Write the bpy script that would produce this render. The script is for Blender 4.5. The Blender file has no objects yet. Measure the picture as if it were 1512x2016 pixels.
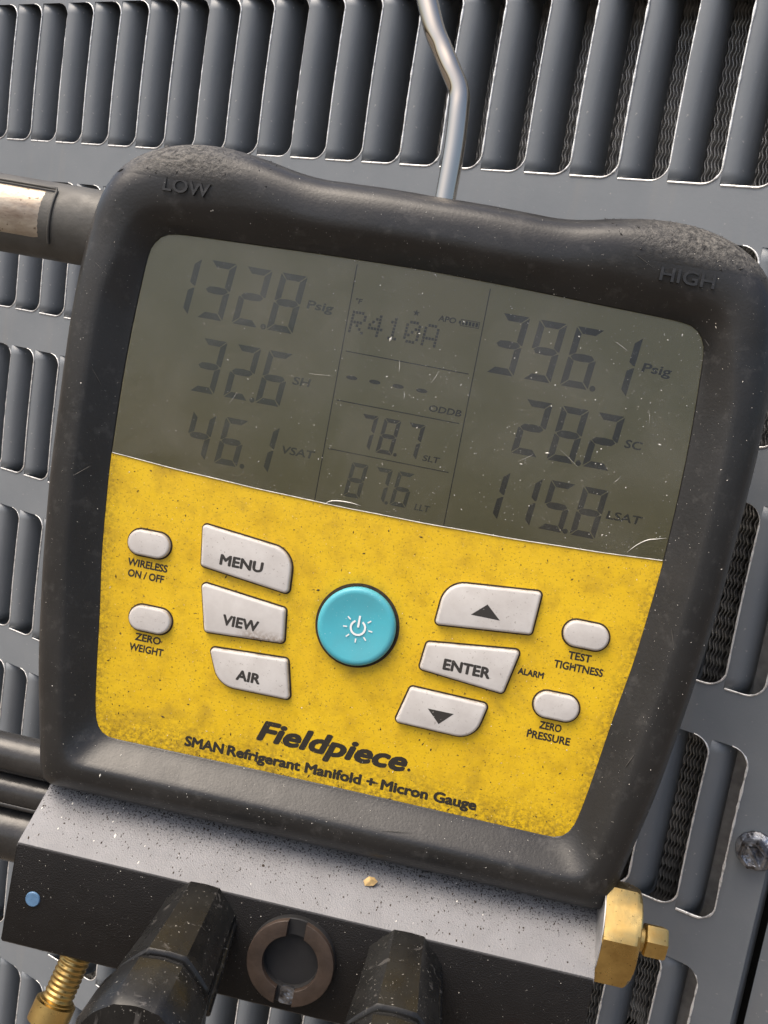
import bpy, bmesh, math, random
import numpy as np
from mathutils import Vector, Matrix

random.seed(7); rng = np.random.default_rng(7)
S = bpy.context.scene
COL = S.collection

# ------------------------------------------------------------------ camera
cd = bpy.data.cameras.new('camera'); cam = bpy.data.objects.new('camera', cd); COL.objects.link(cam)
cam.matrix_world = Matrix(((0.837156, -0.221077, 0.500295, 0.276351), (0.525051, 0.068501, -0.84831, -0.400953),
                           (0.153271, 0.972848, 0.173422, 0.068618), (0, 0, 0, 1)))
cd.sensor_fit = 'VERTICAL'; cd.sensor_height = 24; cd.sensor_width = 18; cd.lens = 24 * 2062 / 2016
cd.clip_start = 0.01; cd.clip_end = 500
S.camera = cam
# ------------------------------------------------------------------ sky, sun, exposure
SUN = Vector((-0.26, -0.40, 0.88)).normalized()          # direction towards the sun
w = bpy.data.worlds.new('World'); S.world = w; w.use_nodes = True
nt = w.node_tree; bg = nt.nodes['Background']
sky = nt.nodes.new('ShaderNodeTexSky'); sky.sky_type = 'NISHITA'; sky.sun_disc = False
sky.sun_elevation = math.asin(SUN.z); sky.sun_rotation = math.atan2(SUN.x, SUN.y)
sky.air_density = 1.0; sky.dust_density = 6.0; sky.ozone_density = 1.0
nt.links.new(sky.outputs[0], bg.inputs[0]); bg.inputs[1].default_value = 0.14
sl = bpy.data.lights.new('sun', 'SUN'); sl.energy = 1.5; sl.angle = math.radians(45); sl.color = (1, .94, .84)
so = bpy.data.objects.new('sun', sl); COL.objects.link(so)
so.rotation_euler = SUN.to_track_quat('Z', 'Y').to_euler(); so.location = (-1, -1, 2)
S.view_settings.view_transform = 'Standard'; S.view_settings.look = 'None'
S.view_settings.exposure = 0.68; S.view_settings.gamma = 1
S.view_settings.use_curve_mapping = False
S.render.engine = 'CYCLES'; S.cycles.max_bounces = 6; S.cycles.diffuse_bounces = 3; S.cycles.glossy_bounces = 3; S.cycles.transparent_max_bounces = 6
S.view_settings.use_white_balance = True; S.view_settings.white_balance_temperature = 6700; S.view_settings.white_balance_tint = 10
S.render.resolution_x = 768; S.render.resolution_y = 1024

# ------------------------------------------------------------------ helpers
MM = 0.001
class N:
    """small node-tree builder"""
    def __init__(s, name):
        s.m = bpy.data.materials.new(name); s.m.use_nodes = True; s.t = s.m.node_tree
        s.b = s.t.nodes['Principled BSDF']; s.o = s.t.nodes['Material Output']
        s.tc = s.t.nodes.new('ShaderNodeTexCoord')
    def n(s, typ, **kw):
        x = s.t.nodes.new('ShaderNode' + typ)
        for k, v in kw.items(): setattr(x, k, v)
        return x
    def l(s, a, b): s.t.links.new(a, b)
    def set(s, col=None, rough=None, metal=None, spec=None, coat=None):
        if col is not None: s.b.inputs['Base Color'].default_value = (*col, 1)
        if rough is not None: s.b.inputs['Roughness'].default_value = rough
        if metal is not None: s.b.inputs['Metallic'].default_value = metal
        if spec is not None: s.b.inputs['Specular IOR Level'].default_value = spec
        if coat is not None: s.b.inputs['Coat Weight'].default_value = coat
    def noise(s, scale, detail=3, rough=.55, dist=0, stretch=None):
        x = s.n('TexNoise'); x.inputs['Scale'].default_value = scale; x.inputs['Detail'].default_value = detail
        x.inputs['Roughness'].default_value = rough; x.inputs['Distortion'].default_value = dist
        if stretch:
            mp = s.n('Mapping'); mp.inputs['Scale'].default_value = stretch[:3]
            if len(stretch) > 3: mp.inputs['Rotation'].default_value = (0, 0, stretch[3])
            s.l(s.tc.outputs['Object'], mp.inputs[0]); s.l(mp.outputs[0], x.inputs['Vector'])
        else: s.l(s.tc.outputs['Object'], x.inputs['Vector'])
        return x.outputs['Fac']
    def ramp(s, fac, a, b, va=0., vb=1.):
        r = s.n('MapRange'); r.inputs[1].default_value = a; r.inputs[2].default_value = b
        r.inputs[3].default_value = va; r.inputs[4].default_value = vb; s.l(fac, r.inputs[0]); return r.outputs[0]
    def math(s, op, a, b):
        r = s.n('Math', operation=op)
        for i, v in enumerate((a, b)):
            if isinstance(v, (int, float)): r.inputs[i].default_value = v
            else: s.l(v, r.inputs[i])
        return r.outputs[0]
    def mix(s, fac, a, b):
        r = s.n('Mix', data_type='RGBA')
        if isinstance(fac, float): r.inputs[0].default_value = fac
        else: s.l(fac, r.inputs[0])
        for i, v in ((6, a), (7, b)):
            if isinstance(v, tuple): r.inputs[i].default_value = (*v, 1)
            else: s.l(v, r.inputs[i])
        return r.outputs[2]
    def col(s, v): s.l(v, s.b.inputs['Base Color'])
    def rgh(s, v): s.l(v, s.b.inputs['Roughness'])
    def bump(s, h, strength, dist):
        b = s.n('Bump'); b.inputs['Strength'].default_value = strength; b.inputs['Distance'].default_value = dist
        s.l(h, b.inputs['Height']); s.l(b.outputs[0], s.b.inputs['Normal'])
    def speck(s, scale, lo, hi):
        """small irregular specks: 1 inside"""
        return s.ramp(s.noise(scale, 2, .6), lo, hi)

def simple(name, col, rough, metal=0., nscale=None, var=.25, bump=0, bscale=None, spec=None):
    k = N(name); k.set(col, rough, metal, spec)
    if nscale:
        f = k.ramp(k.noise(nscale), .3, .7)
        k.col(k.mix(f, tuple(c * (1 - var) for c in col), tuple(min(1, c * (1 + var)) for c in col)))
        k.rgh(k.ramp(k.noise(nscale * 2.3), .3, .7, rough * .85, min(1, rough * 1.2)))
    if bump: k.bump(k.noise(bscale or 800, 4), .5, bump)
    return k.m

M = {}
def build_materials():
    # painted cabinet steel
    k = N('cabinet_paint'); k.set((.115, .122, .132), .42)
    f = k.ramp(k.noise(38, 4), .3, .7)
    c = k.mix(f, (.172, .192, .212), (.200, .219, .238))
    d = k.speck(520, .69, .74); c = k.mix(k.math('MULTIPLY', d, .55), c, (.42, .41, .39))
    st = k.ramp(k.noise(60, 3, .6, 0, (1, 1, .12)), .55, .75); c = k.mix(k.math('MULTIPLY', st, .32), c, (.26, .25, .23))
    k.col(c); k.rgh(k.ramp(k.noise(90), .3, .7, .36, .52)); k.bump(k.noise(700, 2), .22, .0002)
    M['paint'] = k.m
    # bare cut edge
    k = N('bare_cut_edge'); k.set((.9, .9, .88), .32, .45)
    k.col(k.mix(k.ramp(k.noise(420, 2), .36, .5), (.55, .55, .54), (.92, .92, .9))); k.bump(k.noise(900, 2), .5, .0003)
    M['edge'] = k.m
    M['fin'] = simple('coil_fin_aluminium', (.55, .54, .52), .35, .6, 120, .3)
    M['dark_in'] = simple('dark_interior', (.012, .012, .013), .7, 0, 60, .3)
    k = N('galvanised_plate'); k.set((.34, .34, .34), .5, .5)
    k.col(k.mix(k.ramp(k.noise(160, 3), .35, .65), (.28, .28, .28), (.42, .42, .42))); M['galv'] = k.m
    # rubber housing
    k = N('black_rubber'); k.set((.03, .03, .031), .5)
    f = k.ramp(k.noise(45, 4), .35, .7)
    c = k.mix(f, (.015, .0148, .0145), (.023, .0225, .022))
    wear = k.ramp(k.noise(210, 4, .65), .56, .72)
    c = k.mix(k.math('MULTIPLY', wear, .42), c, (.07, .068, .065))
    sp = k.speck(1700, .73, .76); c = k.mix(k.math('MULTIPLY', sp, .8), c, (.5, .48, .43))
    # scuffed, chewed-up corner bumpers
    sx = k.n('SeparateXYZ'); k.l(k.tc.outputs['Object'], sx.inputs[0])
    ax = k.math('ABSOLUTE', sx.outputs[0], 0.)
    cor = k.math('MULTIPLY', k.ramp(ax, .056, .08), k.ramp(sx.outputs[1], .127, .134))
    rough_n = k.noise(620, 5, .7)
    corn = k.math('MULTIPLY', cor, k.ramp(rough_n, .38, .62))
    c = k.mix(k.math('MULTIPLY', corn, .85), c, (.20, .19, .17))
    k.col(c); k.rgh(k.math('ADD', k.ramp(k.noise(70), .3, .7, .30, .42), k.math('MULTIPLY', cor, .25)))
    h = k.math('ADD', k.math('MULTIPLY', k.noise(1100, 3), .10), k.math('MULTIPLY', k.math('MULTIPLY', rough_n, cor), 2.2))
    k.bump(h, .8, .0007); M['rubber'] = k.m
    # moulded manifold body with a leather grain; top faces paled for settled dust and sky sheen
    k = N('moulded_black_grain'); k.set((.018, .017, .017), .42, spec=.28)
    geo = k.n('NewGeometry'); vt = k.n('VectorTransform', vector_type='NORMAL', convert_from='WORLD', convert_to='OBJECT')
    k.l(geo.outputs['Normal'], vt.inputs[0]); sx = k.n('SeparateXYZ'); k.l(vt.outputs[0], sx.inputs[0])
    up = k.ramp(sx.outputs[1], .3, .6)
    dust = k.math('MULTIPLY', up, k.ramp(k.noise(90, 3, .5), .25, .75, .8, 1.))
    c = k.mix(k.math('MULTIPLY', dust, .75), (.008, .007, .0065), (.335, .335, .345))
    p2 = k.n('SeparateXYZ'); k.l(k.tc.outputs['Object'], p2.inputs[0])
    near = k.ramp(p2.outputs[1], -.086, -.0755, .0, .17)     # crumbs gather in the crease
    sp = k.ramp(k.math('ADD', k.noise(1700, 3, .6), near), .70, .75)
    c = k.mix(k.math('MULTIPLY', sp, .85), c, (.012, .012, .012))
    ws = k.speck(2100, .745, .77); c = k.mix(k.math('MULTIPLY', ws, .8), c, (.55, .53, .5))
    k.col(c); k.rgh(k.ramp(k.noise(200), .3, .7, .34, .5))
    v = k.n('TexVoronoi'); v.inputs['Scale'].default_value = 2100; k.l(k.tc.outputs['Object'], v.inputs['Vector'])
    k.bump(v.outputs[0], .45, .00022); M['grain'] = k.m
    # glossy worn black plastic (knobs)
    k = N('worn_black_plastic'); k.set((.02, .02, .02), .25, spec=.35)
    c = k.mix(k.ramp(k.noise(60, 4), .4, .7), (.009, .009, .009), (.018, .018, .017))
    sp = k.speck(1300, .69, .73); c = k.mix(k.math('MULTIPLY', sp, .7), c, (.4, .38, .34))
    sc = k.ramp(k.noise(190, 3, .6, 1.2, (1, .12, 1, .3)), .64, .68); c = k.mix(k.math('MULTIPLY', sc, .25), c, (.2, .19, .18))
    k.col(c); k.rgh(k.ramp(k.noise(150, 4), .35, .7, .2, .38)); k.bump(k.noise(500, 4), .2, .0002); M['knob'] = k.m
    # yellow fascia
    k = N('yellow_fascia'); k.set((.72, .44, .012), .45)
    c = k.mix(k.ramp(k.noise(32, 4), .3, .75), (.77, .51, .010), (.70, .44, .008))
    gr = k.ramp(k.noise(120, 5, .7), .46, .72); c = k.mix(k.math('MULTIPLY', gr, .62), c, (.42, .255, .010))
    sm = k.ramp(k.noise(55, 3, .6, .8), .60, .74); c = k.mix(k.math('MULTIPLY', sm, .5), c, (.34, .22, .02))
    sp = k.speck(1250, .60, .68); c = k.mix(k.math('MULTIPLY', sp, .7), c, (.26, .16, .012))
    sp3 = k.speck(520, .70, .735); c = k.mix(k.math('MULTIPLY', sp3, .85), c, (.07, .042, .012))
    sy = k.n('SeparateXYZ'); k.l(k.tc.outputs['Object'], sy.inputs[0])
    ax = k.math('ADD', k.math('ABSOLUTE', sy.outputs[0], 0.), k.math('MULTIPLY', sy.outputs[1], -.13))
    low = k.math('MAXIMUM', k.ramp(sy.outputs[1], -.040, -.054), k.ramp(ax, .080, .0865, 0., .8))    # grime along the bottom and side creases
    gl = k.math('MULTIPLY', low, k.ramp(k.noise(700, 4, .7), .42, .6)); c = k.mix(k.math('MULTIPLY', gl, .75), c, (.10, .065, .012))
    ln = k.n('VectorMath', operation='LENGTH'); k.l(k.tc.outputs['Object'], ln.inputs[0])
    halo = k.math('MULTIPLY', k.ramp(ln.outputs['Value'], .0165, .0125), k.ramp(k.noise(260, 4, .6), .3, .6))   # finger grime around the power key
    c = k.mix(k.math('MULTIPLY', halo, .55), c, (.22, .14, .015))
    ws = k.speck(1500, .70, .735); c = k.mix(k.math('MULTIPLY', ws, .7), c, (.92, .78, .42))
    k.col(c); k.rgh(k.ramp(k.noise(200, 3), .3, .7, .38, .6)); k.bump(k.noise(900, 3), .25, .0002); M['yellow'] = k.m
    # keys
    k = N('grey_key_rubber'); k.set((.60, .575, .55), .5)
    c = k.mix(k.ramp(k.noise(140, 4), .35, .7), (.62, .60, .575), (.53, .505, .48))
    sp = k.speck(1300, .66, .71); c = k.mix(k.math('MULTIPLY', sp, .6), c, (.25, .22, .19))
    pz = k.n('SeparateXYZ'); k.l(k.tc.outputs['Object'], pz.inputs[0])
    rim = k.math('MULTIPLY', k.ramp(pz.outputs[2], .0019, .0012), k.ramp(k.noise(350, 4, .6), .35, .6)); c = k.mix(k.math('MULTIPLY', rim, .6), c, (.20, .15, .10)); k.col(c)
    k.bump(k.noise(1200, 2), .15, .0001); M['key'] = k.m
    k = N('stained_key_rubber'); k.set((.60, .575, .55), .5)
    c = k.mix(k.ramp(k.noise(140, 4), .35, .7), (.62, .60, .575), (.53, .505, .48))
    sx = k.n('SeparateXYZ'); k.l(k.tc.outputs['Object'], sx.inputs[0])
    m1 = k.math('MULTIPLY', k.ramp(sx.outputs[1], -.0070, -.0105), k.ramp(sx.outputs[0], -.0385, -.033))
    stn = k.math('MULTIPLY', m1, k.ramp(k.noise(900, 4, .7), .38, .58)); c = k.mix(k.math('MULTIPLY', stn, .85), c, (.22, .15, .09)); k.col(c)
    M['key_stained'] = k.m
    k = N('teal_key'); k.set((.075, .43, .53), .42)
    c = k.mix(k.ramp(k.noise(70, 4), .35, .7), (.07, .45, .55), (.085, .39, .47))
    sp = k.speck(1500, .71, .74); c = k.mix(k.math('MULTIPLY', sp, .6), c, (.6, .75, .75)); k.col(c); M['teal'] = k.m
    # print
    k = N('black_print'); k.set((.022, .018, .012), .55)
    fl = k.ramp(k.noise(1700, 2), .70, .73); k.col(k.mix(fl, (.022, .018, .012), (.35, .24, .05))); M['print'] = k.m
    k = N('black_print_on_key'); k.set((.03, .027, .024), .55)
    fl = k.ramp(k.noise(1500, 2), .69, .72); k.col(k.mix(fl, (.03, .027, .024), (.42, .40, .37))); M['print_key'] = k.m
    M['white_print'] = simple('white_print', (.85, .87, .87), .5)
    M['gap'] = simple('key_gap_shade', (.035, .022, .010), .8, 0, 600, .4)  # dark tone standing in for shade in the key gaps
    # lcd
    k = N('lcd_glass_back'); k.set((.145, .140, .082), .35)
    c = k.mix(k.ramp(k.noise(14, 2), .3, .7), (.232, .212, .106), (.258, .222, .110)); k.col(c); M['lcd'] = k.m
    M['segment'] = simple('lcd_segment', (.036, .031, .021), .4, 0, 80, .15)
    M['segment_faint'] = simple('lcd_segment_faint', (.068, .070, .046), .4, 0, 80, .15)
    M['lcd_line'] = simple('lcd_print_line', (.02, .018, .012), .5)
    # clear cover pane
    k = N('clear_cover'); t = k.t; t.nodes.remove(k.b)
    fr = k.n('Fresnel'); fr.inputs['IOR'].default_value = 1.36
    tr = k.n('BsdfTransparent'); tr.inputs[0].default_value = (.96, .96, .94, 1)
    gl = k.n('BsdfGlossy'); gl.inputs['Roughness'].default_value = .06
    df = k.n('BsdfDiffuse'); df.inputs[0].default_value = (.7, .67, .6, 1)
    m1 = k.n('MixShader'); k.l(fr.outputs[0], m1.inputs[0]); k.l(tr.outputs[0], m1.inputs[1]); k.l(gl.outputs[0], m1.inputs[2])
    sm = k.math('MULTIPLY', k.ramp(k.noise(34, 4, .6, .6), .42, .75), .05)      # smears and haze of dust
    hz = k.math('ADD', sm, k.math('MULTIPLY', k.speck(1500, .70, .74), .5))
    m2 = k.n('MixShader'); k.l(hz, m2.inputs[0]); k.l(m1.outputs[0], m2.inputs[1]); k.l(df.outputs[0], m2.inputs[2])
    k.l(m2.outputs[0], k.o.inputs[0]); M['cover'] = k.m
    M['cover_edge'] = simple('cover_edge', (.75, .73, .66), .25, 0, 300, .3)
    # metals
    k = N('worn_brass'); k.set((.62, .42, .15), .3, 1)
    c = k.mix(k.ramp(k.noise(110, 4, .6), .35, .7), (.70, .50, .19), (.42, .27, .09))
    sp = k.speck(900, .68, .72); k.col(k.mix(k.math('MULTIPLY', sp, .8), c, (.08, .05, .02)))
    k.rgh(k.ramp(k.noise(220, 4), .3, .7, .22, .46)); k.bump(k.noise(500, 3), .2, .0002); M['brass'] = k.m
    k = N('stainless_hook'); k.set((.50, .46, .40), .12, 1)
    k.rgh(k.ramp(k.noise(120, 3, .5, 0, (1, 1, .1)), .3, .7, .04, .10)); M['steel'] = k.m
    k = N('worn_nameplate'); k.set((.5, .45, .38), .38, .75)
    c = k.mix(k.ramp(k.noise(70, 5, .65, 0, (.35, 1, 1)), .4, .62), (.44, .39, .32), (.17, .125, .095))
    sp = k.speck(520, .64, .7); k.col(k.mix(k.math('MULTIPLY', sp, .8), c, (.10, .07, .05)))
    k.rgh(k.ramp(k.noise(200, 4), .3, .7, .28, .55)); k.bump(k.noise(420, 4), .4, .0003); M['plate'] = k.m
    M['ring'] = simple('anodised_ring', (.048, .033, .025), .5, .1, 160, .3, .0002, 900)
    k = N('screw_zinc'); k.set((.34, .35, .37), .3, .95)
    k.col(k.mix(k.ramp(k.noise(260, 4), .4, .65), (.34, .36, .40), (.05, .045, .045))); k.bump(k.noise(400, 4), .8, .0012); M['zinc'] = k.m
    M['blue'] = simple('blue_plastic', (.10, .20, .34), .3, 0, 500, .2)
    M['red'] = simple('red_plastic', (.45, .03, .015), .4, 0, 200, .2)
    M['hose'] = simple('ribbed_black_plastic', (.034, .033, .032), .28, 0, 90, .3, .0002, 400)
    M['bar'] = simple('dusty_black_plastic', (.075, .073, .066), .5, 0, 80, .3, .0002, 700)
    M['dust'] = simple('dust_grain', (.85, .82, .74), .6)
    M['lint'] = simple('dark_lint', (.03, .02, .012), .8)
    M['chip'] = simple('tan_chip', (.55, .38, .17), .6, 0, 500, .3)
    k = N('bounce_soil'); k.set((.2, .15, .1), .9)
    k.col(k.mix(k.ramp(k.noise(3, 5), .3, .7), (.15, .125, .095), (.09, .075, .06))); M['ground'] = k.m
build_materials()

def link(o, parent=None):
    COL.objects.link(o)
    if parent is not None: o.parent = parent
    return o
def mesh_obj(name, verts, faces, mat, parent=None, smooth=False, unit=MM, sharp=None):
    me = bpy.data.meshes.new(name)
    me.from_pydata([tuple(c * unit for c in v) for v in verts], [], faces)
    bm = bmesh.new(); bm.from_mesh(me); bmesh.ops.recalc_face_normals(bm, faces=bm.faces); bm.to_mesh(me); bm.free()
    mats = mat if isinstance(mat, (list, tuple)) else [mat]
    for m in mats: me.materials.append(M[m])
    if smooth:
        for p in me.polygons: p.use_smooth = True
        if sharp: me.set_sharp_from_angle(angle=math.radians(sharp))
    return link(bpy.data.objects.new(name, me), parent)
def empty(name, label, cat, mat=None):
    o = bpy.data.objects.new(name, None); o.empty_display_size = .02; COL.objects.link(o)
    if mat is not None: o.matrix_world = mat
    o['label'] = label; o['category'] = cat
    return o
def ccw(p):
    a = sum(p[i][0] * p[(i + 1) % len(p)][1] - p[(i + 1) % len(p)][0] * p[i][1] for i in range(len(p)))
    return p if a > 0 else p[::-1]
def fillet(poly, rad, n=6):
    poly = list(poly); out = []; L = len(poly)
    for i, p in enumerate(poly):
        r = rad[i] if isinstance(rad, (list, tuple)) else rad
        p = Vector(p); a = (Vector(poly[i - 1]) - p); b = (Vector(poly[(i + 1) % L]) - p)
        ang = a.angle(b); t = min(r / math.tan(ang / 2), a.length * .48, b.length * .48); r2 = t * math.tan(ang / 2)
        an, bn = a.normalized(), b.normalized(); cdir = (an + bn).normalized(); c = p + cdir * (r2 / math.sin(ang / 2))
        s = p + an * t - c; e = p + bn * t - c; tot = s.angle_signed(e)
        for k in range(n + 1):
            th = tot * k / n
            out.append((c.x + s.x * math.cos(th) + s.y * math.sin(th), c.y - s.x * math.sin(th) + s.y * math.cos(th)))
    return out
def offset(poly, d):          # inwards for d>0, ccw polygon
    out = []; L = len(poly)
    for i in range(L):
        a = Vector(poly[i]) - Vector(poly[i - 1]); b = Vector(poly[(i + 1) % L]) - Vector(poly[i])
        if a.length < 1e-6: a = b
        if b.length < 1e-6: b = a
        na = Vector((-a.y, a.x)).normalized(); nb = Vector((-b.y, b.x)).normalized(); m = (na + nb)
        m = m / max(m.length_squared, .5) * 2 if m.length > 1e-6 else na
        out.append((poly[i][0] + m.x * d, poly[i][1] + m.y * d))
    return out
def rings(name, R, mat, parent, cap0=True, cap1=True, smooth=True, sharp=40, unit=MM):
    """loft a list of closed rings of 3D points"""
    n = len(R[0]); v = [p for r in R for p in r]; f = []
    for k in range(len(R) - 1):
        for i in range(n):
            j = (i + 1) % n; f.append((k * n + i, k * n + j, (k + 1) * n + j, (k + 1) * n + i))
    if cap0: f.append(tuple(range(n))[::-1])
    if cap1: f.append(tuple(range((len(R) - 1) * n, len(R) * n)))
    return mesh_obj(name, v, f, mat, parent, smooth, unit, sharp)
def pad(name, poly, z0, z1, mat, parent, bev=.7, sharp=30):
    poly = ccw(poly); R = []
    prof = [(0, z0), (0, z1 - bev)] + [(bev * (1 - math.cos(t)), z1 - bev + bev * math.sin(t)) for t in (.4, .8, 1.2, 1.57)]
    if bev == 0: prof = [(0, z0), (0, z1)]
    for d, z in prof: R.append([(x, y, z) for x, y in (offset(poly, d) if d else poly)])
    return rings(name, R, mat, parent, sharp=sharp)
def tube(name, path, rad, mat, parent, n=12, unit=MM, caps=True):
    pts = [Vector(p) for p in path]; R = []; up = Vector((0.13, 0.21, .97)).normalized()
    for i, p in enumerate(pts):
        t = (pts[min(i + 1, len(pts) - 1)] - pts[max(i - 1, 0)]).normalized()
        a = t.cross(up).normalized(); b = t.cross(a); up = -b if False else up
        r = rad[i] if isinstance(rad, (list, tuple)) else rad
        R.append([tuple(p + a * r * math.cos(2 * math.pi * k / n) + b * r * math.sin(2 * math.pi * k / n)) for k in range(n)])
    return rings(name, R, mat, parent, caps, caps, unit=unit, sharp=50)
def catmull(P, n):
    P = [Vector(p) for p in P]; Q = [2 * P[0] - P[1]] + P + [2 * P[-1] - P[-2]]; out = []
    for i in range(1, len(Q) - 2):
        for k in range(n):
            t = k / n; a, b, c, d = Q[i - 1], Q[i], Q[i + 1], Q[i + 2]
            out.append(.5 * ((2 * b) + (c - a) * t + (2 * a - 5 * b + 4 * c - d) * t * t + (3 * b - a - 3 * c + d) * t ** 3))
    out.append(P[-1]); return out

# ================================================================== ground (unseen below the frame, added to bounce light up)
g = mesh_obj('ground', [(-60, -60, -.8), (60, -60, -.8), (60, 60, -.8), (-60, 60, -.8)], [(0, 1, 2, 3)], 'ground', unit=1)
g['kind'] = 'structure'

# ================================================================== condenser cabinet
PT = 20.0; RP = 91.9; LH = .775 * RP; RAD = 7.0          # louvre pitch, row pitch, louvre height, corner radius (mm)
C0, C1 = -3, 22; ROWS = range(0, 7)
def UX(c): return (c - 12) * PT
def VB(k): return (1.5 - k) * RP
unit_ = empty('condenser_unit', 'slate grey louvered metal condenser cabinet behind the gauge', 'condenser',
              Matrix.Translation((0, 0, 0)))
def cellw(c): return PT * .74 if c == C1 else PT
def arc(cx, cz, a0, a1, r=RAD, n=7): return [(cx + r * math.cos(a0 + (a1 - a0) * i / n), cz + r * math.sin(a0 + (a1 - a0) * i / n)) for i in range(n + 1)]
verts, faces = [], []
def ngon(pts):
    b = len(verts); verts.extend((x, 0, z) for x, z in pts); faces.append(tuple(range(b, b + len(pts))))
ULEFT, URIGHT = UX(C0) - 30, UX(23.47)
ZTOP, ZBOT = VB(0) + LH + 60, VB(6) - 120
H = math.pi / 2
for k in range(-1, 7):
    zt = VB(k) if k >= 0 else ZTOP             # upper boundary = bottom of row k
    zb = VB(k + 1) + LH if k < 6 else ZBOT     # lower boundary = top of row k+1
    for c in range(C0, C1 + 1):
        u0 = UX(c); u1 = u0 + cellw(c); p = []
        if k < 6:
            p += [(u0, zb), (u1 - RAD, zb)] + arc(u1 - RAD, zb - RAD, H, 0)[1:]
        else: p += [(u0, zb), (u1, zb)]
        if k >= 0:
            p += arc(u1 - RAD, zt + RAD, 0, -H) + [(u0, zt)]
        else: p += [(u1, zt), (u0, zt)]
        ngon(p)
ngon([(ULEFT, ZBOT), (UX(C0), ZBOT), (UX(C0), ZTOP), (ULEFT, ZTOP)])
ur = UX(C1) + cellw(C1)
for k in ROWS:
    pass
ngon([(ur, ZBOT), (URIGHT, ZBOT), (URIGHT, ZTOP), (ur, ZTOP)])
# folded return at the right-hand edge of the sheet
b = len(verts); verts.extend([(URIGHT, 0, ZBOT), (URIGHT, 0, ZTOP), (URIGHT + .6, 14, ZTOP), (URIGHT + .6, 14, ZBOT)]); faces.append((b, b + 1, b + 2, b + 3))
sheet = mesh_obj('panel_sheet', verts, faces, 'paint', unit_)

def louver_mesh(seed):
    r = random.Random(seed)
    prof = []
    for i in range(13):
        t = i / 12; B = [(0, 0), (6.0, .2), (9.6, 5), (7.2, 18.0)]
        prof.append(tuple(sum(c * B[j][q] for j, c in enumerate(((1 - t) ** 3, 3 * t * (1 - t) ** 2, 3 * t * t * (1 - t), t ** 3))) for q in (0, 1)))
    zs = [-3.0, -.02, 0.0] + [LH * i / 14 for i in range(1, 14)] + [LH, LH + .02, LH + 3.0]
    V, F = [], []
    for z in zs:
        push = 1.4 if z < -.01 or z > LH + .01 else 0.0
        for i, (u, w_) in enumerate(prof):
            bow = .35 * math.sin(math.pi * min(1, max(0, z / LH)))
            V.append((u - bow * max(0, 1 - i / 4), w_ + push + (-.25 * math.sin(math.pi * min(1, max(0, z / LH))) if i < 5 else 0), z))
    n = len(prof)
    for a in range(len(zs) - 1):
        for i in range(n - 1): F.append((a * n + i, a * n + i + 1, (a + 1) * n + i + 1, (a + 1) * n + i))
    me = bpy.data.meshes.new('louver'); me.from_pydata([tuple(c * MM for c in v) for v in V], [], F); me.materials.append(M['paint'])
    for p in me.polygons: p.use_smooth = True
    # bare cut edge: bottom line, corner, lip, corner
    def edge(wd):
        pts = [(0.4, 0)] + [(x, z) for x, z in arc(wd - RAD, RAD, -H, 0)] + [(wd, RAD + (LH - 2 * RAD) * i / 26) for i in range(1, 26)] + [(x, z) for x, z in arc(wd - RAD, LH - RAD, 0, H)]
        V, F = [], []; m = 6
        rr = None
        for i, (x, z) in enumerate(pts):
            a = pts[max(0, i - 1)]; b_ = pts[min(len(pts) - 1, i + 1)]; t = Vector((b_[0] - a[0], b_[1] - a[1])).normalized()
            nrm = Vector((-t.y, t.x)); rad = .30 + r.random() * .16 + (.18 if seed == 2 and r.random() < .3 else 0)
            bow = .35 * math.sin(math.pi * z / LH) if abs(x - wd) < .01 else 0
            if z > LH - 2: rad *= .55
            for q in range(m):
                th = 2 * math.pi * q / m; d = rad * math.cos(th); V.append((x + nrm.x * d - bow, rad * math.sin(th) * .9 - .05 - (.25 * bow / .35), z + nrm.y * d))
        for i in range(len(pts) - 1):
            for q in range(m): F.append((i * m + q, i * m + (q + 1) % m, (i + 1) * m + (q + 1) % m, (i + 1) * m + q))
        me2 = bpy.data.meshes.new('cut_edge'); me2.from_pydata([tuple(c * MM for c in v) for v in V], [], F); me2.materials.append(M['edge'])
        for p in me2.polygons: p.use_smooth = True
        return me2
    return me, edge(PT), edge(PT * .74)
LM = [louver_mesh(s) for s in (0, 1, 2)]
for k in ROWS:
    for c in range(C0, C1 + 1):
        me, e1, e2 = LM[2 if c > 11 and random.random() < .7 else random.randrange(2)]
        o = link(bpy.data.objects.new('louver', me), unit_); o.location = (UX(c) * MM, random.uniform(-.00005, .0002), VB(k) * MM); o.rotation_euler = (random.gauss(0, .0015), 0, random.gauss(0, .005))
        e = link(bpy.data.objects.new('cut_edge', e2 if c == C1 else e1), o)
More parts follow.
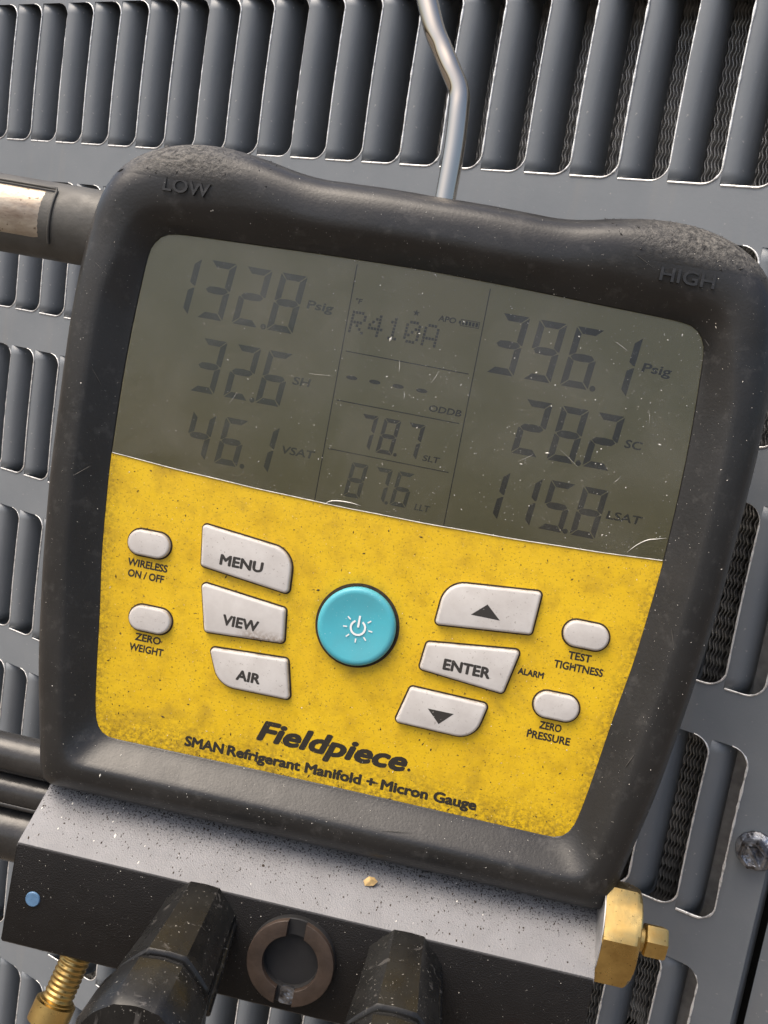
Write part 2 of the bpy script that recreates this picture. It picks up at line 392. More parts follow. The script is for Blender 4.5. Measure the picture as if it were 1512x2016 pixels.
# coil fins behind the louvres
def build_fins():
    xs = np.arange(-132, UX(22.5), 1.4); z = np.arange(-395, 215, .95); nz = len(z)
    V = np.zeros((len(xs), nz, 3, 3), np.float32)
    zrow = z[None, :]
    ph = rng.normal(0, .25, (len(xs), 1)); bend = rng.normal(0, .12, (len(xs), 1))
    wave = .42 * np.sin(zrow * 2 * math.pi / 5.6 + ph) + bend + .12 * np.sin(zrow / 13. + ph * 3)
    for _ in range(70):                                     # crushed and combed-over places
        cx_, cz_, am, rx_, rz_ = rng.uniform(-130, 215), rng.uniform(-390, 210), rng.normal(0, 1.1), rng.uniform(3, 14), rng.uniform(4, 18)
        wave = wave + am * np.exp(-((xs[:, None] - cx_) / rx_) ** 2 - ((zrow - cz_) / rz_) ** 2)
    X = xs[:, None] + wave
    V[:, :, 0, 0] = X - .11; V[:, :, 1, 0] = X + .11; V[:, :, 2, 0] = X + .11
    V[:, :, 0, 1] = 21; V[:, :, 1, 1] = 21; V[:, :, 2, 1] = 33
    V[..., 2] = z[None, :, None]
    idx = np.arange(len(xs) * nz * 3).reshape(len(xs), nz, 3)
    q1 = np.stack([idx[:, :-1, 0], idx[:, :-1, 1], idx[:, 1:, 1], idx[:, 1:, 0]], -1).reshape(-1, 4)
    q2 = np.stack([idx[:, :-1, 1], idx[:, :-1, 2], idx[:, 1:, 2], idx[:, 1:, 1]], -1).reshape(-1, 4)
    F = np.concatenate([q1, q2]); me = bpy.data.meshes.new('coil_fins')
    me.vertices.add(V.size // 3); me.vertices.foreach_set('co', (V.reshape(-1) * MM).astype(np.float32))
    me.loops.add(F.size); me.loops.foreach_set('vertex_index', F.reshape(-1).astype(np.int32))
    me.polygons.add(len(F)); me.polygons.foreach_set('loop_start', (np.arange(len(F)) * 4).astype(np.int32))
    me.update(); me.materials.append(M['fin'])
    o = link(bpy.data.objects.new('coil_fins', me), unit_); o['kind'] = 'stuff'
build_fins()
def box(name, lo, hi, mat, parent, unit=MM):
    v = [(x, y, z) for x in (lo[0], hi[0]) for y in (lo[1], hi[1]) for z in (lo[2], hi[2])]
    return mesh_obj(name, v, [(0, 1, 3, 2), (4, 6, 7, 5), (0, 4, 5, 1), (2, 3, 7, 6), (0, 2, 6, 4), (1, 5, 7, 3)], mat, parent, unit=unit)
box('dark_backing', (ULEFT, 34, ZBOT), (URIGHT + 30, 60, ZTOP), 'dark_in', unit_)  # dark box added behind the fins to stop light leaking through
box('end_plate', (UX(22.33), 18.5, ZBOT), (UX(22.33) + 17, 20, ZTOP), 'galv', unit_)
box('corner_post', (URIGHT + 4, 7, ZBOT), (URIGHT + 60, 33, ZTOP), 'paint', unit_)
box('top_cap', (ULEFT, 1, ZTOP + .5), (URIGHT + 60, 400, ZTOP + 8), 'paint', unit_)  # unseen cabinet top, added to keep the sun out from behind
box('inner_shroud', (ULEFT - 6, 1, ZBOT), (ULEFT - .5, 400, ZTOP), 'paint', unit_)
box('back_panel', (ULEFT, 380, ZBOT), (URIGHT + 60, 386, ZTOP), 'paint', unit_)
# hex screw
def hexpts(r, n=6, a0=0.): return [(r * math.cos(a0 + 2 * math.pi * i / n), r * math.sin(a0 + 2 * math.pi * i / n)) for i in range(n)]
scr = rings('screw', [[(x, -z, y) for x, y in hexpts(r, 32)] for r, z in ((7.6, -.2), (7.7, .5), (7.2, 1.3), (5.9, 1.9), (5.6, 2.1))], 'zinc', unit_)
hx = fillet(hexpts(6.1, 6, .35), .5, 3)
hd = rings('hex_head', [[(x * s, -z, y * s) for x, y in hx] for s, z in ((1, 1.6), (1, 5.2), (.93, 6.1), (.72, 6.2), (.55, 5.2), (.1, 4.6))], 'zinc', scr, sharp=25)
sl_ = box('slot_web', (-4.6, -6.35, -.45), (4.6, -4.9, .45), 'zinc', scr); sl_.rotation_euler = (0, .9, 0)
scr.location = (UX(23.22) * MM, -.0002, (1.5 - 2.62) * RP * MM); scr['label'] = 'zinc hex head screw at the panel edge'

# ================================================================== gauge
DEV = Matrix(((0.908904, -0.026963, 0.416133, 0.109617), (0.416482, 0.108677, -0.902625, -0.123748),
              (-0.020887, 0.993711, 0.110006, -0.026108), (0, 0, 0, 1)))
G = empty('manifold_gauge', 'digital refrigerant manifold gauge with yellow face and black rubber housing', 'gauge', DEV)
half_o = [(0, 137.7), (14, 137.8), (28, 137.5), (37.5, 137.3), (46, 138.2), (55, 140), (64, 141.4), (73.8, 141.9), (82.8, 141), (92, 138.3), (99.3, 134), (104.3, 128.5), (107.8, 121), (109.7, 112), (110.9, 100), (111.4, 87), (111.4, 75), (111, 62), (110.4, 48), (109.5, 28), (107.7, 7), (106, -9), (103, -32), (99.6, -50), (97.2, -62), (95.6, -70), (93.5, -73.2), (90, -74), (60, -74), (30, -74), (0, -74)]
half_i = [(0, 114.2), (28, 113.7), (55, 112.9), (72, 112.4), (80, 112), (84.5, 111), (87.4, 108), (88.7, 104), (89.3, 95), (90, 78), (90.1, 60), (89.6, 39.2), (88.6, 24), (87, 6), (84.5, -12), (82.2, -31), (80.5, -43), (79, -49), (76.5, -52.3), (73, -53.3), (60, -53.3), (30, -53.1), (0, -53)]
NP = 288; CY = 35.
def by_angle(half):
    pts = catmull([(x, y) for x, y in half], 10); full = [(p.x, p.y) for p in pts] + [(-p.x, p.y) for p in pts[-2:0:-1]]
    full = [(x, y - CY) for x, y in full]; out = []
    A = [math.atan2(x, y) % (2 * math.pi) for x, y in full]; L = len(full)
    for k in range(NP):
        th = 2 * math.pi * k / NP; d = (math.sin(th), math.cos(th)); best = None
        for i in range(L):
            (x0, y0), (x1, y1) = full[i], full[(i + 1) % L]; ex, ey = x1 - x0, y1 - y0
            den = d[0] * ey - d[1] * ex
            if abs(den) < 1e-12: continue
            t = (x0 * ey - y0 * ex) / den; s = (x0 * d[1] - y0 * d[0]) / den
            if t > 0 and -1e-6 <= s <= 1 + 1e-6: best = t if best is None else max(best, t)
        out.append((d[0] * best, d[1] * best + CY))
    return out
OUT, INN = by_angle(half_o), by_angle(half_i)
def lerp_ring(s, z, bulge=0):
    r = []
    for (a, b), (c, d) in zip(OUT, INN):
        ft = max(0, min(1, (b - 95) / 25)); s2 = s + (ft * .12 * math.sin(math.pi * (s - .3) / .7) if .3 < s < 1 else 0)   # the top band stays flat for longer
        x, y = a + (c - a) * s2, b + (d - b) * s2
        cr = max(0, min(1, (abs(a) - 45) / 25)) * max(0, min(1, (b - 112) / 14))    # corner bumpers stand a bit prouder
        r.append((x, y, z + bulge * cr))
    return r
OFFB = ccw(list(OUT))
ob = offset(OFFB, 5); ob2 = offset(OFFB, 9)
prof = [(0.0, -14, 0), (-.02, -9, 0), (-.02, -6, 0), (0.0, -3, .2), (.04, .4, .4), (.10, 3.2, .8), (.18, 5.4, 1.2), (.28, 6.8, 1.3), (.38, 7.4, 1.0), (.48, 7.6, .3), (.55, 7.5, 0), (.59, 7.1, 0), (.64, 6.3, 0), (.74, 4.5, 0), (.86, 2.3, 0), (.945, .8, 0), (.985, .3, 0), (1.0, .12, 0), (1.005, -1.6, 0)]
R = [lerp_ring(.10, -40), lerp_ring(.03, -36), lerp_ring(.02, -16)] + [lerp_ring(*p) for p in prof]
housing = rings('housing', R, 'rubber', G, True, False, sharp=60)

def text_geom(s, bold=0., shear=0.):
    cu = bpy.data.curves.new('lettering', 'FONT'); cu.body = s; cu.size = 1; cu.offset = bold; cu.shear = shear; cu.resolution_u = 3
    o = bpy.data.objects.new('lettering', cu); COL.objects.link(o)
    dg = bpy.context.evaluated_depsgraph_get(); dg.update(); me = bpy.data.meshes.new_from_object(o.evaluated_get(dg))
    V = [tuple(v.co) for v in me.vertices]; F = [tuple(p.vertices) for p in me.polygons]
    bpy.data.objects.remove(o); bpy.data.curves.remove(cu); bpy.data.meshes.remove(me)
    return V, F
_cap = text_geom('H'); CAPH = max(v[1] for v in _cap[0])
def lettering(s, x0, x1, base, cap, z, mat, parent, bold=.02, shear=0., thick=0., name='lettering'):
    wt = bold; V, F = text_geom(s, bold if thick else 0., shear)
    lo = min(v[0] for v in V); hi = max(v[0] for v in V); sx = (x1 - x0) / (hi - lo); sy = cap / (CAPH + 2 * bold)
    P = [(x0 + (v[0] - lo) * sx, base + (v[1] + bold) * sy, z) for v in V]
    if bold > .016 and not thick:                       # heavier stroke: printed several times with a tiny shift
        P, F0, n = [], F, len(V); F = []; sx = (x1 - x0) / (hi - lo + 2 * wt)
        for q, (dx, dy) in enumerate(((0, 0), (1, 0), (-1, 0), (0, 1), (0, -1), (.7, .7), (-.7, .7), (.7, -.7), (-.7, -.7))):
            P += [(x0 + (v[0] - lo + wt + dx * wt) * sx, base + (v[1] + bold + dy * bold) * sy, z + q * .0015) for v in V]; F += [tuple(i + n * q for i in f) for f in F0]
    if thick:                                           # raised letters: add side walls
        n = len(P); ec = {}
        for f in F:
            for i in range(len(f)):
                e = (f[i], f[(i + 1) % len(f)]); ec[tuple(sorted(e))] = ec.get(tuple(sorted(e)), []) + [e]
        P2 = [(x, y, z - thick) for x, y, _ in P]; W = [(e[0][1], e[0][0], e[0][0] + n, e[0][1] + n) for e in ec.values() if len(e) == 1]
        return mesh_obj(name, P + P2, F + W, mat, parent)
    me = mesh_obj(name, P, F, mat, parent)
    return me

lettering('LOW', -84.7, -69.6, 123.3, 4.2, 8.75, 'rubber', housing, .012, 0, 1.6)
lettering('HIGH', 70.2, 86.4, 121.7, 4.1, 8.6, 'rubber', housing, .012, 0, 1.6)

# ---- face plate and screen
SPLIT = 39.2
def split_y(x): return SPLIT - 3.0 * (1 - (x / 89.6) ** 2)      # the screen's lower edge bows downwards
def clip_side(poly, keep_above):
    pts = [p for p in poly if (p[1] > SPLIT) == keep_above]
    k = max(range(len(pts)), key=lambda i: math.hypot(pts[i][0] - pts[i - 1][0], pts[i][1] - pts[i - 1][1]))
    pts = pts[k:] + pts[:k]                                     # starts and ends at the cut
    def edge_x(a): return math.copysign(max(abs(a[0]), 89.4) if keep_above else min(abs(a[0]), 90.4), a[0])
    xa, xb = edge_x(pts[-1]), edge_x(pts[0]); n = 40
    xs_ = [xa + (xb - xa) * i / n for i in range(n + 1)]
    return pts + [(x, split_y(x)) for x in xs_]
grown = offset(ccw(list(INN)), -.6)
plate_p = clip_side(grown, False); lcd_p = clip_side(grown, True)
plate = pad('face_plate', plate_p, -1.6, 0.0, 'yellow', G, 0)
lcd = pad('lcd_screen', lcd_p, -2.4, -.3, 'lcd', G, 0)
cov_p = offset(ccw(clip_side(offset(ccw(list(INN)), .25), True)), 0)
cover = pad('screen_cover', cov_p, -.05, .3, 'cover', G, 0); cover['label'] = 'clear scratched screen cover'
# polished bottom edge of the cover
tube('cover_edge', [(-89.3 + 178.6 * i / 40, split_y(-89.3 + 178.6 * i / 40) + .12 + .05 * math.sin(i), .26) for i in range(41)], .16, 'cover_edge', cover, 6)
def sliver(pts, r, mat, parent, name='scratch', z=.3):
    P = catmull([(x, y, z) for x, y in pts], 6); n = len(P)
    return tube(name, P, [max(.02, r * math.sin(math.pi * (i + .3) / (n - .4))) for i in range(n)], mat, parent, 5)
sliver([(78.2, 39.6), (80.5, 42.3), (83.5, 44.6), (86.6, 45.6), (89.2, 46.4)], .17, 'cover_edge', cover)
sliver([(-17.8, 35.8), (-16.2, 37.3), (-13.5, 38.0), (-9.5, 38.2), (-6, 37.9)], .2, 'cover_edge', cover)
for a, b_, r in (((-2, 81.6), (-2.6, 85.3), .07), ((8.6, 80), (10.2, 84), .05), ((1.1, 73.5), (.7, 76), .07), ((52, 67), (58, 63), .035), ((-30, 76), (-23, 76.5), .03), ((62, 102.6), (66, 100.6), .06), ((-54, 62), (-52, 66), .03), ((40, 61), (44, 64), .03), ((70, 60), (71.5, 62), .04), ((76, 84), (77, 80), .03)):
    sliver([a, ((a[0] + b_[0]) / 2 + .15, (a[1] + b_[1]) / 2), b_], r, 'cover_edge', cover, z=.32)

# ---- screen contents
ZL = -.24
def flat(name, polys, mat, parent, z):
    V, F = [], []
    for p in polys:
        p = ccw(list(p)); b = len(V); V += [(x, y, z) for x, y in p]; F.append(tuple(range(b, b + len(p))))
    return mesh_obj(name, V, F, mat, parent)
SEG = {'0': 'abcdef', '1': 'bc', '2': 'abged', '3': 'abgcd', '4': 'fgbc', '5': 'afgcd', '6': 'afgedc', '7': 'abc', '8': 'abcdefg', '9': 'abfgcd'}
def digit(ch, x, y, w, h, sh=.09):
    t = .23 * w; g_ = .035 * w; m = h / 2; out = []
    S_ = {'a': [(g_, h), (w - g_, h), (w - t - g_, h - t * 1.05), (t + g_, h - t * 1.05)],
          'd': [(g_, 0), (w - g_, 0), (w - t - g_, t * 1.05), (t + g_, t * 1.05)],
          'g': [(g_ * 2, m), (t * .8, m + t * .5), (w * .5, m + t * .62), (w - t * .8, m + t * .5), (w - g_ * 2, m), (w - t * .8, m - t * .5), (w * .5, m - t * .62), (t * .8, m - t * .5)],
          'f': [(0, h - g_), (0, m + g_), (t * .35, m + g_ * 1.5), (t, m + t * .7), (t, h - t * 1.1)], 'e': [(0, g_), (0, m - g_), (t * .35, m - g_ * 1.5), (t, m - t * .7), (t, t * 1.1)],
          'b': [(w, h - g_), (w, m + g_), (w - t * .35, m + g_ * 1.5), (w - t, m + t * .7), (w - t, h - t * 1.1)], 'c': [(w, g_), (w, m - g_), (w - t * .35, m - g_ * 1.5), (w - t, m - t * .7), (w - t, t * 1.1)]}
    for s in SEG[ch]: out.append([(x + px + py * sh, y + py) for px, py in S_[s]])
    return out
def dot(x, y, r): return [(x + r * math.cos(i * .785), y + r * math.sin(i * .785)) for i in range(8)]
def readout(chars, y, w, h, dotp, mat):
    P = []
    for ch, x in chars: P += digit(ch, x, y, w, h)
    if dotp: P.append(dot(dotp[0], dotp[1], .11 * w))
    flat('readout', P, mat, lcd, ZL)
readout([('1', -81.2), ('3', -69.6), ('2', -57.9), ('8', -46.4)], 87.3, 8.5, 18.6, (-47.6, 88), 'segment_faint')
readout([('3', -67.6), ('2', -56.4), ('6', -45.8)], 63.8, 8.0, 17.3, (-46.9, 64.4), 'segment_faint')
readout([('4', -66.4), ('6', -55.6), ('1', -45.3)], 42.3, 7.6, 15.3, (-46.3, 42.9), 'segment_faint')
readout([('3', 24.8), ('9', 36.4), ('6', 48.0), ('1', 59.8)], 86.6, 8.6, 18.8, (58.0, 87.3), 'segment')
readout([('2', 37.2), ('8', 48.5), ('2', 59.6)], 63.3, 8.4, 17.3, (58.3, 64), 'segment')
readout([('1', 29.2), ('1', 39.4), ('5', 49.8), ('8', 60.0)], 41.7, 7.8, 15.6, (58.5, 42.4), 'segment')
readout([('7', -12.0), ('8', -4.7), ('7', 3.1)], 55.4, 5.3, 11.3, (1.6, 55.8), 'segment')
readout([('8', -12.3), ('7', -4.4), ('6', 2.8)], 39.9, 5.3, 11.1, (1.7, 40.3), 'segment_faint')
flat('readout', [[(cx + 1.85 * math.cos(t * .524), 77.15 + .66 * math.sin(t * .524)) for t in range(12)] for cx in (-16.5, -9, -1.4, 6.1)], 'segment', lcd, ZL)
FONT57 = {'R': '11110 10001 10001 11110 10100 10010 10001', '4': '00010 00110 01010 10010 11111 00010 00010', '1': '00100 01100 00100 00100 00100 00100 01110',
          '0': '01110 10001 10011 10101 11001 10001 01110', 'A': '01110 10001 10001 10001 11111 10001 10001'}
P = []
for i, ch in enumerate('R410A'):
    for r, row in enumerate(FONT57[ch].split()):
        for c, b_ in enumerate(row):
            if b_ == '1':
                y = 97.2 - r * 1.02; x = -20.4 + i * 5.85 + c * .98 + (y - 91) * .06
                P.append([(x, y), (x + .8, y), (x + .8, y + .84), (x, y + .84)])
flat('dot_matrix_text', P, 'segment', lcd, ZL)
for s, x0, x1, b_, cp, mt in (('Psig', -34.9, -26.2, 96.1, 2.7, 'segment_faint'), ('Psig', 71.5, 80.6, 95.1, 2.8, 'segment'), ('SH', -35, -29.2, 71.7, 2.6, 'segment_faint'), ('SC', 71, 76.4, 71.3, 2.6, 'segment'),
                          ('VSAT', -34.5, -23.6, 49.5, 2.5, 'segment_faint'), ('LSAT', 69.9, 80.9, 48.7, 2.6, 'segment'), ('ODDB', 9.4, 19.8, 71.3, 2.05, 'segment'), ('SLT', 10.4, 15.9, 55.6, 1.9, 'segment'),
                          ('LLT', 10.8, 15.8, 39.9, 2.0, 'segment_faint'), ('APO', 7.0, 12.6, 99.5, 1.8, 'segment'), ('°F', -19.8, -17.6, 100.4, 1.6, 'segment')):
    lettering(s, x0, x1, b_, cp, ZL, mt, lcd, .022, .1)
star = [(-.1 + (1.15 if i % 2 == 0 else .45) * math.sin(i * math.pi / 5), 100.7 + (1.15 if i % 2 == 0 else .45) * math.cos(i * math.pi / 5)) for i in range(10)]
V = [(x, y, ZL) for x, y in star] + [(-.1, 100.7, ZL)]
mesh_obj('star_symbol', V, [(i, (i + 1) % 10, 10) for i in range(10)], 'segment', lcd)
bat = []
bx0, bx1, by0, by1 = 14.0, 20.0, 99.2, 101.3
for x0, x1, y0, y1 in [(bx0, bx1, by0, by0 + .2), (bx0, bx1, by1 - .2, by1), (bx0, bx0 + .2, by0, by1), (bx1 - .2, bx1, by0, by1), (bx0 - .5, bx0, by0 + .6, by1 - .6)] + [(bx0 + .5 + i * 1.08, bx0 + 1.25 + i * 1.08, by0 + .4, by1 - .4) for i in range(5)]:
    bat.append([(x0, y0), (x1, y0), (x1, y1), (x0, y1)])
flat('battery_symbol', bat, 'segment', lcd, ZL + .01)
def bar(x0, y0, x1, y1, t):
    d = Vector((x1 - x0, y1 - y0)).normalized() * t / 2; n = Vector((-d.y, d.x)); return [(x0 + n.x, y0 + n.y), (x1 + n.x, y1 + n.y), (x1 - n.x, y1 - n.y), (x0 - n.x, y0 - n.y)]
for L in ((-21.4, 112.4, -21.0, 36.8), (21.2, 112, 21.0, 36.8), (-19.9, 85.1, 19.6, 84.9), (-19.9, 69.4, 19.6, 69.2), (-19.8, 53.8, 19.3, 53.5)):
    flat('divider_line', [bar(*L, .30)], 'lcd_line', lcd, ZL + .02)

# ---- keys
def key(name, poly, text=None, tb=None, mat='key', rad=1.2, h=2.0, tri=None, label=None):
    if rad is not None:
        q = list(poly); rr = list(rad) if isinstance(rad, (list, tuple)) else [rad] * len(q)
        if ccw(q) is not q: q, rr = q[::-1], rr[::-1]
        p = fillet(q, rr, 8)
    else: p = ccw(list(poly))
    o = pad(name, p, -.4, h, mat, G, .9, 60)
    pad('gap_rim', offset(p, -.55), -.3, .06, 'gap', o, 0)  # flat dark rim standing in for the shaded gap around the key
    if text: lettering(text, *tb, h + .03, 'print_key', o, .045)
    if tri: flat('arrow', [tri], 'print_key', o, h + .03)
    if label: o['label'] = label
    return o
key('menu_button', [(-55.2, 22.4), (-24.4, 19.4), (-23.6, 5.6), (-53.4, 8.9)], 'MENU', (-47.4, -33.0, 10.6, 3.5), rad=[1.2, 7.5, 1.3, 1.2], label='grey key marked MENU')
key('view_button', [(-52.2, 3.6), (-23.6, .7), (-22.2, -10.4), (-48.4, -12.0)], 'VIEW', (-43.1, -31.0, -8.4, 3.5), 'key_stained', 1.2, label='grey key marked VIEW with a brown stain')
key('air_button', [(-45.8, -16.7), (-20.0, -15.2), (-16.9, -28.0), (-40.8, -28.2)], 'AIR', (-35.4, -27.3, -25.0, 3.4), rad=[1.2, 1.2, 1.2, 8.0], label='grey key marked AIR')
key('up_button', [(25.2, 19.6), (55.2, 22.4), (54.5, 8.6), (24.2, 5.7)], None, rad=[7.5, 1.2, 1.2, 1.2], tri=[(39.3, 15.3), (34.8, 11.1), (44.0, 11.1)], label='grey key with an up arrow')
key('enter_button', [(22.9, -.5), (52.2, 3.0), (49.4, -11.6), (22.0, -9.3)], 'ENTER', (29.3, 44.4, -7.8, 3.6), rad=1.2, label='grey key marked ENTER')
key('down_button', [(20.5, -15.6), (45.6, -16.0), (43.2, -28.0), (17.6, -27.6)], None, rad=[1.2, 1.3, 8.0, 1.2], tri=[(27.2, -21.0), (35.6, -21.0), (31.5, -25.2)], label='grey key with a down arrow')
def pill(cx, cy, w_=14.2, h_=8.3): return [(cx + (w_ / 2 - h_ / 2) * (1 if math.cos(t) > 0 else -1) + h_ / 2 * math.cos(t), cy + h_ / 2 * math.sin(t)) for t in [(i + .5) * 2 * math.pi / 36 for i in range(36)]]
for (cx, cy), lines, lab in (((-71.7, 12.4), (('WIRELESS', -78, -64.4, 4.1), ('ON / OFF', -77.3, -65.0, .5)), 'small pill key above WIRELESS ON / OFF'),
                             ((-67.0, -11.9), (('ZERO', -71.2, -62.4, -19.7), ('WEIGHT', -72.6, -60.9, -23.3)), 'small pill key above ZERO WEIGHT'),
                             ((71.1, 11.8), (('TEST', 67, 74.3, 3.4), ('TIGHTNESS', 63.2, 78.7, -.2)), 'small pill key above TEST TIGHTNESS'),
                             ((66.5, -12.1), (('ZERO', 62.6, 69.6, -20.2), ('PRESSURE', 59.3, 73, -23.7)), 'small pill key above ZERO PRESSURE')):
    key('pill_button', pill(cx, cy), rad=None, h=1.9, label=lab)
    for s, x0, x1, b_ in lines: lettering(s, x0, x1, b_, 2.5, .03, 'print', plate, .036)
lettering('ALARM', 52.7, 60.9, -4.6, 2.1, .03, 'print', plate, .045)
lettering('Fieldpiece', -25.6, 24.2, -43.5, 6.9, .04, 'print', plate, .042, .24, name='logo_lettering')
flat('registered_mark', [dot(25.0, -42.3, .55)], 'print', plate, .04)
lettering('SMAN', -48.7, -35.4, -50.6, 3.5, .035, 'print', plate, .048)
lettering('TM', -35.2, -33.4, -48.4, .9, .035, 'print', plate, .02)
lettering('Refrigerant Manifold + Micron Gauge', -34.3, 48.4, -50.6, 3.5, .035, 'print', plate, .048)
# power key: slightly dished disc
def circ(r, z, n=72): return [(r * math.cos(2 * math.pi * i / n), r * math.sin(2 * math.pi * i / n), z) for i in range(n)]
pw = rings('power_button', [circ(12.5, -.4), circ(12.6, 1.6), circ(12.5, 2.3), circ(12.1, 2.9), circ(11.4, 3.2), circ(10.6, 3.15), circ(8.5, 2.75), circ(5, 2.4), circ(2, 2.3), circ(.3, 2.28)], 'teal', G, sharp=60)
pw['label'] = 'round teal power key with a white backlight symbol'
rings('gap_rim', [circ(13.6, -.3), circ(13.6, .05), circ(12.4, .06)], 'gap', pw, False, False)
sym = []
cx, cy = .6, -.2
R0, R1 = 2.0, 2.65
def ringarc(a0, a1, n=14):
    return [[(cx + r * math.cos(t), cy + r * math.sin(t)) for r, t in ((R0, a0 + (a1 - a0) * i / n), (R1, a0 + (a1 - a0) * i / n), (R1, a0 + (a1 - a0) * (i + 1) / n), (R0, a0 + (a1 - a0) * (i + 1) / n))] for i in range(n)]
sym += ringarc(math.radians(120), math.radians(420))
sym.append(bar(cx, cy + .1, cx, cy + 3.9, .65))
for i in range(7):
    t = math.radians(90 + 52 + i * 42.6); sym.append(bar(cx + 3.5 * math.cos(t), cy + 3.5 * math.sin(t), cx + 4.8 * math.cos(t), cy + 4.8 * math.sin(t), .42))
flat('power_symbol', sym, 'white_print', pw, 2.62)

# ---- manifold body below the display
prof2 = [(-73.2, -36), (-73.2, -6), (-74.6, -4.2), (-87.0, 14.2), (-87.9, 15.5), (-89.0, 16), (-120.4, 16), (-121, 15.4), (-121, -36)]
def at_x(x, inset): return [(x, -97 + (y + 97) * (1 - inset), z if z > -30 else z) for y, z in prof2]
blk = rings('manifold_body', [at_x(-92.4, .012), at_x(-92.0, .0)] + [at_x(-92 + 184 * i / 12, 0) for i in range(1, 12)] + [at_x(92.0, 0), at_x(92.4, .012)], 'grain', G, sharp=25)
rings('blue_plug', [[(-84.2 + x, -104.8 + y, z) for x, y in hexpts(r, 20)] for r, z in ((2.45, 15.5), (2.45, 16.2), (2.2, 16.5), (.4, 16.55))], 'blue', blk)
# sight port: proud ring with two spanner slots around a deep bore
def port():
    cx, cy = 1.2, -103.4; ro, ri, sw = 13.6, 8.7, 2.8
    def half(sg):
        a0 = math.acos(sw / ro); a1 = math.acos(sw / ri); n = 22
        o_ = [(ro * math.cos(-a0 + 2 * a0 * i / n), ro * math.sin(-a0 + 2 * a0 * i / n)) for i in range(n + 1)]
        i_ = [(ri * math.cos(a1 - 2 * a1 * i / n), ri * math.sin(a1 - 2 * a1 * i / n)) for i in range(n + 1)]
        return [(cx + sg * x, cy + y) for x, y in o_ + i_]
    base = rings('sight_port', [[(cx + r * math.cos(2 * math.pi * i / 48), cy + r * math.sin(2 * math.pi * i / 48), z) for i in range(48)] for r, z in ((ro + .1, 15.5), (ro + .1, 18.2), (ro - .2, 18.4), (ri - .1, 18.4), (ri - .2, 18.1), (ri - .2, 16.1), (.2, 16.1))], 'dark_in', G, False, True, sharp=30)
    for sg in (1, -1): pad('ring_half', half(sg), 18.3, 20.4, 'ring', base, .25, 30)
    rings('port_screw', [[(cx + .6 + x, cy - 11.2 + y, z) for x, y in fillet([(-2.2, -2.2), (2.2, -2.2), (2.2, 3.4), (-2.2, 3.4)], .8, 3)] for z in (18.2, 19.0)], 'zinc', base)
    base['label'] = 'round sight port with a slotted brown ring'
port()
# valve knobs: faceted, flaring towards the viewer
def knob(cx, cy, tip, label):
    n = 64; R = []
    def sec(t, r, lobes):
        c = Vector((cx, cy, 15.5)).lerp(Vector(tip), t); ring = []
        for i in range(n):
            a = 2 * math.pi * i / n
            f = math.pi / 4; aa = (a + f / 2) % f - f / 2; flat_r = math.cos(f / 2) / math.cos(aa) * 1.06      # octagon
            rr = r * (flat_r * (1 - lobes) + lobes * (1 + .06 * math.cos(8 * a)))
            a2 = a + math.pi / 2
            ring.append((c.x + rr * math.cos(a2), c.y + rr * math.sin(a2), c.z))
        return ring
    R = [sec(0, 11.6, .1), sec(.1, 11.7, .1), sec(.4, 12.6, .1), sec(.70, 13.9, .1), sec(.76, 14.1, .1), sec(.775, 13.6, .1), sec(.78, 12.6, .2), sec(.84, 12.6, .2), sec(.845, 14.6, .2), sec(.87, 15.4, .2), sec(.90, 15.7, .2), sec(1.0, 16.2, .2), sec(1.25, 17.0, .2), sec(1.31, 16.2, .3), sec(1.32, 3, .9)]
    o = rings('valve_knob', R, 'knob', G, True, True, sharp=32); o['label'] = label
    # raised spine along the upper face
    c0, c1 = Vector((cx + 11.4, cy + 1, 15.5)), Vector((tip[0] + 14, tip[1] + 1, tip[2] * .8))
    tube('spine', [c0.lerp(c1, i / 10) for i in range(11)], [1.0 + .5 * i / 10 for i in range(11)], 'knob', o, 10)
    return o
knob(-30.2, -98.6, (-31.5, -112, 55), 'black faceted valve knob nearest the brass threaded port')
knob(35.2, -98.6, (36.0, -112, 55), 'black faceted valve knob right of the sight port')
# brass cap nut with stem on the right-hand end
def hex_x(r, x, cy, cz, rot=.0, round_=None): return [(x, cy + r * math.sin(rot + a), cz + r * math.cos(rot + a)) for a in [2 * math.pi * i / 36 for i in range(36)]]
def hexr(i, r, rot): 
    a = 2 * math.pi * i / 36; f = math.pi / 3; aa = (a) % f - f / 2; return r * math.cos(f / 2) / math.cos(aa)
def nut(x0, x1, cy, cz, r, rot):
    def sec(x, s, rnd): return [(x, cy + (min(hexr(i, r, 0), rnd) * s) * math.sin(rot + 2 * math.pi * i / 36), cz + (min(hexr(i, r, 0), rnd) * s) * math.cos(rot + 2 * math.pi * i / 36)) for i in range(36)]
    return [sec(x0, .96, r), sec(x0 + .3, 1, r), sec(x1 - 2.2, 1, r), sec(x1 - 1.2, 1, r * .955), sec(x1 - .4, 1, r * .9), sec(x1, 1, r * .86), sec(x1 + .05, .3, r)]
nt_ = rings('cap_nut', nut(92.6, 104.4, -79.5, -2, 16.6, .22), 'brass', G, sharp=20); nt_['label'] = 'hexagonal brass cap nut'
rings('washer', [hex_x(15.5, 92.35, -79.5, -2), hex_x(15.6, 92.7, -79.5, -2)], 'galv', nt_)
rings('valve_stem', [hex_x(4.0, 104.0, -79, 0), hex_x(4.0, 107.2, -79, 0)] + [[(x, -79 + 5.0 * s * math.sin(.3 + 2 * math.pi * i / 36) * hexr(i, 1, 0) / .93, 5.0 * s * math.cos(.3 + 2 * math.pi * i / 36) * hexr(i, 1, 0) / .93) for i in range(36)] for x, s in ((107.3, .9), (107.8, 1), (113.6, 1), (114.3, .93), (114.6, .75))], 'brass', nt_, sharp=25)
